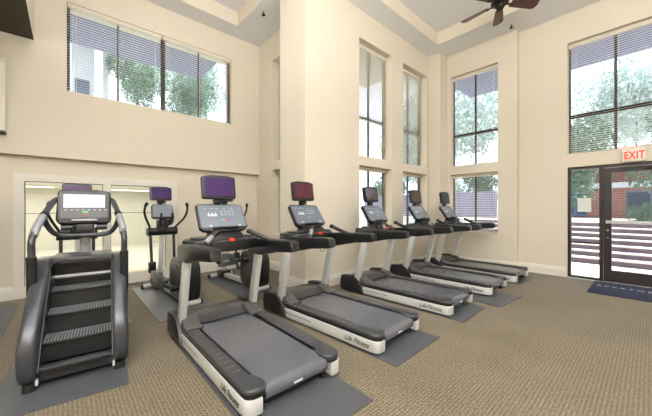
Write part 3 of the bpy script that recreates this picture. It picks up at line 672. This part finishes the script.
# ------------------------------------------------------------------ stair climber
def climber():
    t = thing('stair_climber', 'dark grey stair climber machine with three black ribbed steps, at left', 'stair climber', (0, 0, 0))
    for s in (-1, 1):
        # side panel: outer outline curls round the foot and climbs to the shoulder
        prof = [(-0.36, 0.035), (-0.42, 0.055), (-0.455, 0.10), (-0.468, 0.18), (-0.462, 0.26), (-0.44, 0.32), (-0.40, 0.37), (-0.33, 0.435), (0.0, 0.615), (0.06, 0.645), (0.12, 0.655), (0.28, 0.650), (0.35, 0.62), (0.37, 0.52), (0.37, 0.035)]
        b = MB(); b.prism(prof, 'x', s*0.168 if s > 0 else -0.238, 0.238 if s > 0 else -0.168, 0.020, seg=4)
        for v in b.bm.verts:
            f = min(1, v.co.z/0.65); a = abs(v.co.x)
            z_ = v.co.z; g = 0.078 if z_ < 0.24 else 0.078-0.016*min(1, (z_-0.24)/0.14) if z_ < 0.46 else 0.062+0.030*min(1, (z_-0.46)/0.19)
            v.co.x = s*(0.168-0.010*f+(a-0.168)/0.070*(g+0.010*f))
        sp = b.build('side_panel', M['climb'], t)
        # inner edge strip along the stringer
        MB().bar((s*0.164, -0.44, 0.10), (s*0.158, -0.06, 0.585), 0.006, 0.014, 0.002).build('edge_strip', M['dgrey'], sp)
        for y in (-0.40, 0.30):
            f = MB().cyl((s*0.200, y, 0.0), (s*0.200, y, 0.045), 0.034, 0.028).build('foot', M['black'], t)
        MB().box(s*0.170-0.006, s*0.170+0.006, -0.425, -0.395, 0.03, 0.06, 0.003).build('foot_tab', M['icon'], t)
        # outer handrail
        rail = MB().tube([(s*0.232, -0.11, 0.33), (s*0.232, -0.125, 0.50), (s*0.232, -0.14, 0.72), (s*0.232, -0.135, 0.80), (s*0.222, -0.06, 0.875), (s*0.205, 0.08, 0.955), (s*0.185, 0.19, 1.02), (s*0.172, 0.26, 1.055), (s*0.150, 0.29, 1.066), (s*0.118, 0.285, 1.062)], 0.0185, seg=12, n=6).build('handrail', M['dgrey'], t)
        MB().tube([(s*0.232, -0.108, 0.325), (s*0.232, -0.125, 0.50), (s*0.2325, -0.14, 0.70)], 0.0255, seg=12, n=4).build('handrail_sleeve', M['satin'], rail)
        MB().tube([(s*0.2285, -0.112, 0.825), (s*0.222, -0.06, 0.875), (s*0.214, 0.01, 0.915), (s*0.208, 0.055, 0.941)], 0.0225, seg=12, n=3).build('sensor_grip', M['tread'], rail)
        MB().tube([(s*0.206, 0.075, 0.950), (s*0.200, 0.095, 0.962)], 0.024, seg=12, n=1).build('collar', M['black'], rail)
    # steps
    for i, (y, z) in enumerate(((-0.43, 0.115), (-0.33, 0.222), (-0.17, 0.337), (-0.010, 0.448), (0.10, 0.520))):
        if i == 0:
            MB().box(-0.167, 0.167, y, y+0.05, z-0.012, z+0.006, 0.004).build('bottom_bar', M['dgrey'], t); continue
        if i == 4:
            MB().cyl((-0.166, y, z), (0.166, y, z), 0.014).build('top_roller', M['tread'], t); continue
        st = MB().box(-0.165, 0.165, y, y+0.165, z-0.022, z, 0.004).build('step', M['satin'], t)
        rr = MB()
        for j in range(22): rr.box(-0.156+j*0.0145, -0.149+j*0.0145, y+0.004, y+0.15, z-0.0005, z+0.004)
        rr.build('tread_ribs', M['tread'], st, smooth=False)
        MB().box(-0.165, 0.165, y+0.008, y+0.018, z-0.112, z-0.022).build('riser', M['black'], st, smooth=False)
    MB().box(-0.167, 0.167, -0.40, 0.35, 0.04, 0.095).build('lower_body', M['black'], t, smooth=False)
    MB().box(-0.167, 0.167, 0.165, 0.35, 0.06, 0.60).build('inner_body', M['black'], t, smooth=False)
    MB().prism([(-0.165, 0.60), (-0.165, 0.66), (0.165, 0.66), (0.165, 0.60), (0.14, 0.627), (-0.14, 0.627)], 'y', 0.02, 0.35, 0.01).build('top_hood', M['climb'], t)
    MB().bar((0, 0.30, 0.64), (0, 0.33, 0.98), 0.065, 0.05, 0.010).build('mast', M['tread'], t)
    MB().box(-0.016, 0.016, 0.270, 0.284, 0.74, 0.82).build('mast_sticker', M['icon'], t, smooth=False)
    # inner cross bar (deep U)
    MB().tube([(-0.206, 0.08, 0.945), (-0.198, 0.11, 0.89), (-0.165, 0.15, 0.825), (-0.11, 0.17, 0.80), (0, 0.18, 0.797), (0.11, 0.17, 0.80), (0.165, 0.15, 0.825), (0.198, 0.11, 0.89), (0.206, 0.08, 0.945)], 0.017, seg=12, n=6).build('cross_bar', M['dgrey'], t)
    MB().box(-0.055, 0.055, 0.20, 0.34, 0.79, 0.88, 0.012).build('mast_collar', M['black'], t)
    for s in (-1, 1): MB().cyl((s*0.07, 0.23, 0.855), (s*0.135, 0.23, 0.855), 0.024).build('knob_bar', M['dgrey'], t)
    mx = Matrix.Translation((0, 0.25, 1.0)) @ Matrix.Rotation(R(-14), 4, 'X')
    pts = arc(0.128, 0.105, 0.028, 0, 90, 4)+arc(-0.128, 0.105, 0.028, 90, 180, 4)+arc(-0.120, -0.085, 0.042, 180, 270, 4)+arc(0.120, -0.085, 0.042, 270, 360, 4)
    cs = MB().prism(pts, 'y', -0.028, 0.030, 0.010, mx, seg=3).build('console', M['satin'], t)
    MB().box(-0.122, 0.122, -0.0305, -0.0285, -0.005, 0.098, 0, mx).build('screen', M['screenw'], cs, smooth=False)
    MB().box(-0.004, -0.003, -0.0312, -0.0306, -0.005, 0.098, 0, mx).build('screen_seam', M['icon'], cs, smooth=False)
    MB().box(-0.138, 0.138, -0.0300, -0.0285, -0.082, -0.012, 0, mx).build('key_panel', M['dgrey'], cs, smooth=False)
    kb = MB()
    for i in range(8): kb.box(-0.115+i*0.033, -0.100+i*0.033, -0.0312, -0.0301, -0.024, -0.020, 0, mx)
    kb.build('key_legends', M['icon'], cs, smooth=False)
    MB().box(-0.012, 0.020, -0.0318, -0.0301, -0.046, -0.034, 0, mx).build('start_key', M['green'], cs, smooth=False)
    MB().box(-0.006, 0.014, -0.0318, -0.0301, -0.060, -0.050, 0, mx).build('stop_key', M['red'], cs, smooth=False)
    MB().box(-0.075, 0.075, -0.050, -0.026, -0.112, -0.095, 0.006, mx).build('console_tray', M['tread'], cs)
    MB().box(-0.08, 0.08, -0.02, 0.024, 0.130, 0.140, 0.003, mx).build('console_lip', M['black'], cs)
    return t
place(climber(), (0.083, 2.635, 0), R(-5))

# ------------------------------------------------------------------ outdoors
struct(MB().box(5.6, 8.0, -3, 8, -0.12, -0.02).build('patio', M['conc'], smooth=False))
g = MB(); g.box(-9, 5.6, 9.7, 30, -0.2, -0.12); g.box(2.71, 5.6, 2.94, 9.7, -0.2, -0.12)
struct(g.build('outdoor_ground', M['grass'], smooth=False))
struct(MB().box(8.9, 30, -8, 30, 0.4, 0.68).build('terrace', M['conc'], smooth=False))
stp = thing('outdoor_steps', 'wide timber-edged concrete steps outside the glass door', 'steps', (7.15, 0, -0.02))
for i in range(7):
    a = MB().box(i*0.25, i*0.25+0.05, -3, 3.5, 0 if i == 0 else i*0.1-0.03, (i+1)*0.1-0.012).build('riser', M['tie'], stp, smooth=False)
    MB().box(i*0.25-0.004, i*0.25+0.30, -3, 3.5, (i+1)*0.1-0.012, (i+1)*0.1+0.008).build('step', M['conc'], stp, smooth=False)
for y, lb in ((0.02, 'dark metal handrail on the outdoor steps, seen through the door'),):
    h = thing('handrail', lb, 'handrail', (7.0, y-0.25, -0.02))
    MB().box(-0.02, 0.02, -0.02, 0.02, 0, 1.02).build('post', M['bluef'], h, smooth=False)
    MB().box(1.48, 1.52, -0.02, 0.02, 0.62, 1.65).build('post', M['bluef'], h, smooth=False)
    MB().bar((0.0, 0, 1.02), (1.52, 0, 1.65), 0.04, 0.04, 0.005).build('rail', M['bluef'], h)
# brick building beyond the terrace
bb = thing('brick_building', 'red brick building with a white fascia, seen through the glass door', 'building', (13.0, 0, 0.68))
MB().box(0, 0.4, -5, 3.2, 0, 1.7).build('wall', M['brick'], bb, smooth=False)
MB().box(-0.5, 0.4, -5, 3.3, 0.95, 1.10).build('fascia', M['house'], bb, smooth=False)
MB().prism([(-0.5, 1.70), (0.4, 2.3), (1.4, 1.70)], 'y', -5, 3.3).build('roof', M['brick'], bb, smooth=False)
for y0, y1 in ((-2.1, -0.9), (-0.6, 0.5), (1.4, 2.0)):
    f = MB().box(-0.04, -0.001, y0, y1, 0.05, 0.85).build('window_frame', M['bluef'], bb, smooth=False)
    for q in (0.0, 0.5): MB().box(-0.05, -0.041, y0+0.05+q*(y1-y0), y0-0.03+(q+0.5)*(y1-y0), 0.12, 0.80).build('window_pane', M['dglass'], f, smooth=False)
# low wall beyond the far right window
tag(MB().box(10.5, 10.7, 3.4, 9, 0.68, 1.55).build('garden_wall', M['gwall'], smooth=False), 'long dull purple-grey garden wall outside the right-wall window', 'wall')
# eaves of this building
struct(MB().box(-4, 1.93, 4.80, 5.84, 3.5, 3.62).build('trim_eave_left', M['eave'], smooth=False))
struct(MB().box(5.6, 6.75, -4, 2.69, 3.47, 3.6).build('trim_eave_right', M['eave'], smooth=False))
# pale house beyond the high left window
hz = thing('pale_house', 'pale two-storey house with white columns seen through the high window', 'building', (-1.2, 11.5, 0))
MB().box(-4, 2.2, 0, 3, 0, 6.6).build('wall', M['house'], hz, smooth=False)
for x in (-0.2, 0.5, 1.2, 1.9): MB().box(x-0.09, x+0.09, -0.8, -0.62, 1.6, 6.0).build('column', M['trimw'], hz, smooth=False)
for x in (0.15, 0.85, 1.55): MB().box(x-0.17, x+0.17, -0.02, -0.001, 3.3, 4.9).build('window_pane', M['dglass'], hz, smooth=False)
MB().box(-4.2, 2.4, -1.0, 3.2, 6.0, 6.3).build('roof', M['house'], hz, smooth=False)

def crown_mesh(seed, n, m):
    rnd = random.Random(seed); bm = bmesh.new()
    blobs = [(Vector((rnd.uniform(-.55, .55), rnd.uniform(-.55, .55), rnd.uniform(-.5, .5))), rnd.uniform(.35, .55)) for _ in range(13)]
    for _ in range(n):
        c, r = rnd.choice(blobs)
        d = Vector((rnd.gauss(0, 1), rnd.gauss(0, 1), rnd.gauss(0, 1))).normalized()
        p = c+d*r*rnd.uniform(.6, 1.0); s = rnd.uniform(.022, .05)
        q = Euler((rnd.uniform(0, 6), rnd.uniform(0, 6), rnd.uniform(0, 6))).to_matrix()
        vs = [bm.verts.new(p+q @ Vector(v)*s) for v in ((-1, 0, 0), (0, -.55, .1), (1, 0, 0), (0, .55, .1))]
        bm.faces.new(vs)
    me = bpy.data.meshes.new('foliage'); bm.to_mesh(me); bm.free(); me.materials.append(m); return me
CM = {'a': crown_mesh(1, 8000, M['leafa']), 'b': crown_mesh(2, 8000, M['leafb'])}
def tree(x, y, z, h, r, kind, label, cat='tree', trunk=True):
    t = thing(cat, label, cat, (x, y, z), random.uniform(0, 6), 'trees and shrubs outside')
    o = bpy.data.objects.new('foliage', CM[kind]); C.objects.link(o); o.parent = t
    rz = r*1.15; o.location = Vector((0, 0, h-rz))*S; o.scale = (r*S, r*S, rz*S)
    if trunk: MB().tube([(0, 0, 0), (0.03, 0.02, h*0.4), (0, 0.05, h-rz)], lambda f: 0.07-0.04*f, n=3).build('trunk', M['bark'], t)
tree(10.4, 1.75, 0.68, 3.1, 1.3, 'a', 'dense green tree outside the narrow glass panel by the door')
tree(11.0, -0.9, 0.68, 3.4, 1.3, 'a', 'tall dark green tree behind the glass door, right of the first')
tree(16.5, 4.6, 0.68, 7.2, 2.0, 'b', 'pale green tree outside, left of the window over the door')
tree(10.3, 5.2, 0.68, 5.6, 2.0, 'b', 'leafy tree outside the upper right-wall window')
tree(14.5, 8.4, 0.68, 5.6, 2.2, 'b', 'light green tree beyond the garden wall')
tree(18.5, 0.4, 0.68, 7.2, 2.1, 'b', 'high pale tree behind the window over the door')
tree(16.8, -3.2, 0.68, 6.6, 2.0, 'b', 'pale tree at the right edge of the window over the door')
tree(10.0, 0.1, 0.68, 0.5, 0.3, 'a', 'low dark shrub on the terrace above the outdoor steps', 'shrub', False)
tree(12.4, 6.1, 0.68, 2.2, 1.1, 'b', 'low pale shrub mass behind the garden wall', 'shrub', False)
tree(12.2, 9.0, 0.68, 2.2, 1.1, 'a', 'darker shrub mass farther along behind the garden wall', 'shrub', False)
tree(12.2, 4.4, 0.68, 2.2, 0.9, 'a', 'dark green shrub mass behind the near end of the garden wall', 'shrub', False)
tree(1.7, 10.9, -0.12, 6.3, 0.9, 'a', 'dark bushy treetop low in the left pane of the high window')
tree(3.3, 10.9, -0.12, 6.0, 0.9, 'a', 'rounded dark treetop low in the third pane of the high window')
tree(4.0, 14.6, -0.12, 9.6, 1.9, 'b', 'tall pale tree behind the middle of the high window')
tree(8.2, 13.8, -0.12, 8.6, 1.9, 'b', 'pale tree seen in the right pane of the high window')

# ------------------------------------------------------------------ light
w = bpy.data.worlds.new('World'); bpy.context.scene.world = w; w.use_nodes = True
nt = w.node_tree; bg = nt.nodes['Background']
sky = nt.nodes.new('ShaderNodeTexSky'); sky.sky_type = 'HOSEK_WILKIE'; sky.turbidity = 6; sky.ground_albedo = 0.5
sky.sun_direction = Vector((0.25, -0.40, 0.90)).normalized()
mxn = nt.nodes.new('ShaderNodeMix'); mxn.data_type = 'RGBA'; mxn.inputs['Factor'].default_value = 0.72
mxn.inputs['B'].default_value = (0.80, 0.89, 1.0, 1)
nt.links.new(sky.outputs[0], mxn.inputs['A']); nt.links.new(mxn.outputs['Result'], bg.inputs[0]); bg.inputs[1].default_value = 4.0

sun = bpy.data.lights.new('sun', 'SUN'); sun.energy = 11.0; sun.angle = R(2); sun.color = (1, 0.96, 0.9)
so = bpy.data.objects.new('sun', sun); C.objects.link(so)
so.rotation_euler = Vector((-0.25, 0.40, -0.90)).to_track_quat('-Z', 'Y').to_euler()

def area(name, loc, sx, sy, power, color, aim=None):
    l = bpy.data.lights.new(name, 'AREA'); l.shape = 'RECTANGLE'; l.size = sx*S; l.size_y = sy*S; l.energy = power; l.color = color
    o = bpy.data.objects.new(name, l); C.objects.link(o); o.location = Vector(loc)*S
    if aim: o.rotation_euler = (Vector(aim)-Vector(loc)).to_track_quat('-Z', 'Y').to_euler()
    return o
area('overhead_fill', (2.1, 0.1, HU-0.03), 2.2, 1.8, 45, (1.0, 0.985, 0.965))  # added fill light out of view, no fixture modelled
area('overhead_fill', (0.2, 2.2, HU-0.03), 1.8, 2.0, 70, (1.0, 0.985, 0.965))  # second added overhead fill, over the left-hand machines
area('uplight_fill', (-0.9, -1.6, 2.4), 3.6, 2.6, 1650, (1.0, 0.985, 0.97), (-0.9, -1.55, 4.0))  # unseen upward fill behind the camera, added to brighten the ceiling
area('next_room_lamp', (0.1, 7.2, 1.40), 3.6, 4, 190, (1.0, 1.0, 0.98))

# ------------------------------------------------------------------ camera
cam = bpy.data.cameras.new('camera'); co = bpy.data.objects.new('camera', cam); C.objects.link(co)
co.location = (0, 0, S); co.rotation_euler = (PI/2, 0, -R(41.8))
cam.sensor_width = 36; cam.lens = 290/652*36; cam.clip_start = 0.05; cam.clip_end = 300
sc = bpy.context.scene; sc.camera = co
sc.view_settings.view_transform = 'Standard'; sc.view_settings.look = 'None'; sc.view_settings.gamma = 1
sc.view_settings.exposure = -0.07; sc.view_settings.use_curve_mapping = False
sc.cycles.max_bounces = 8; sc.cycles.transparent_max_bounces = 16; sc.cycles.sample_clamp_indirect = 6
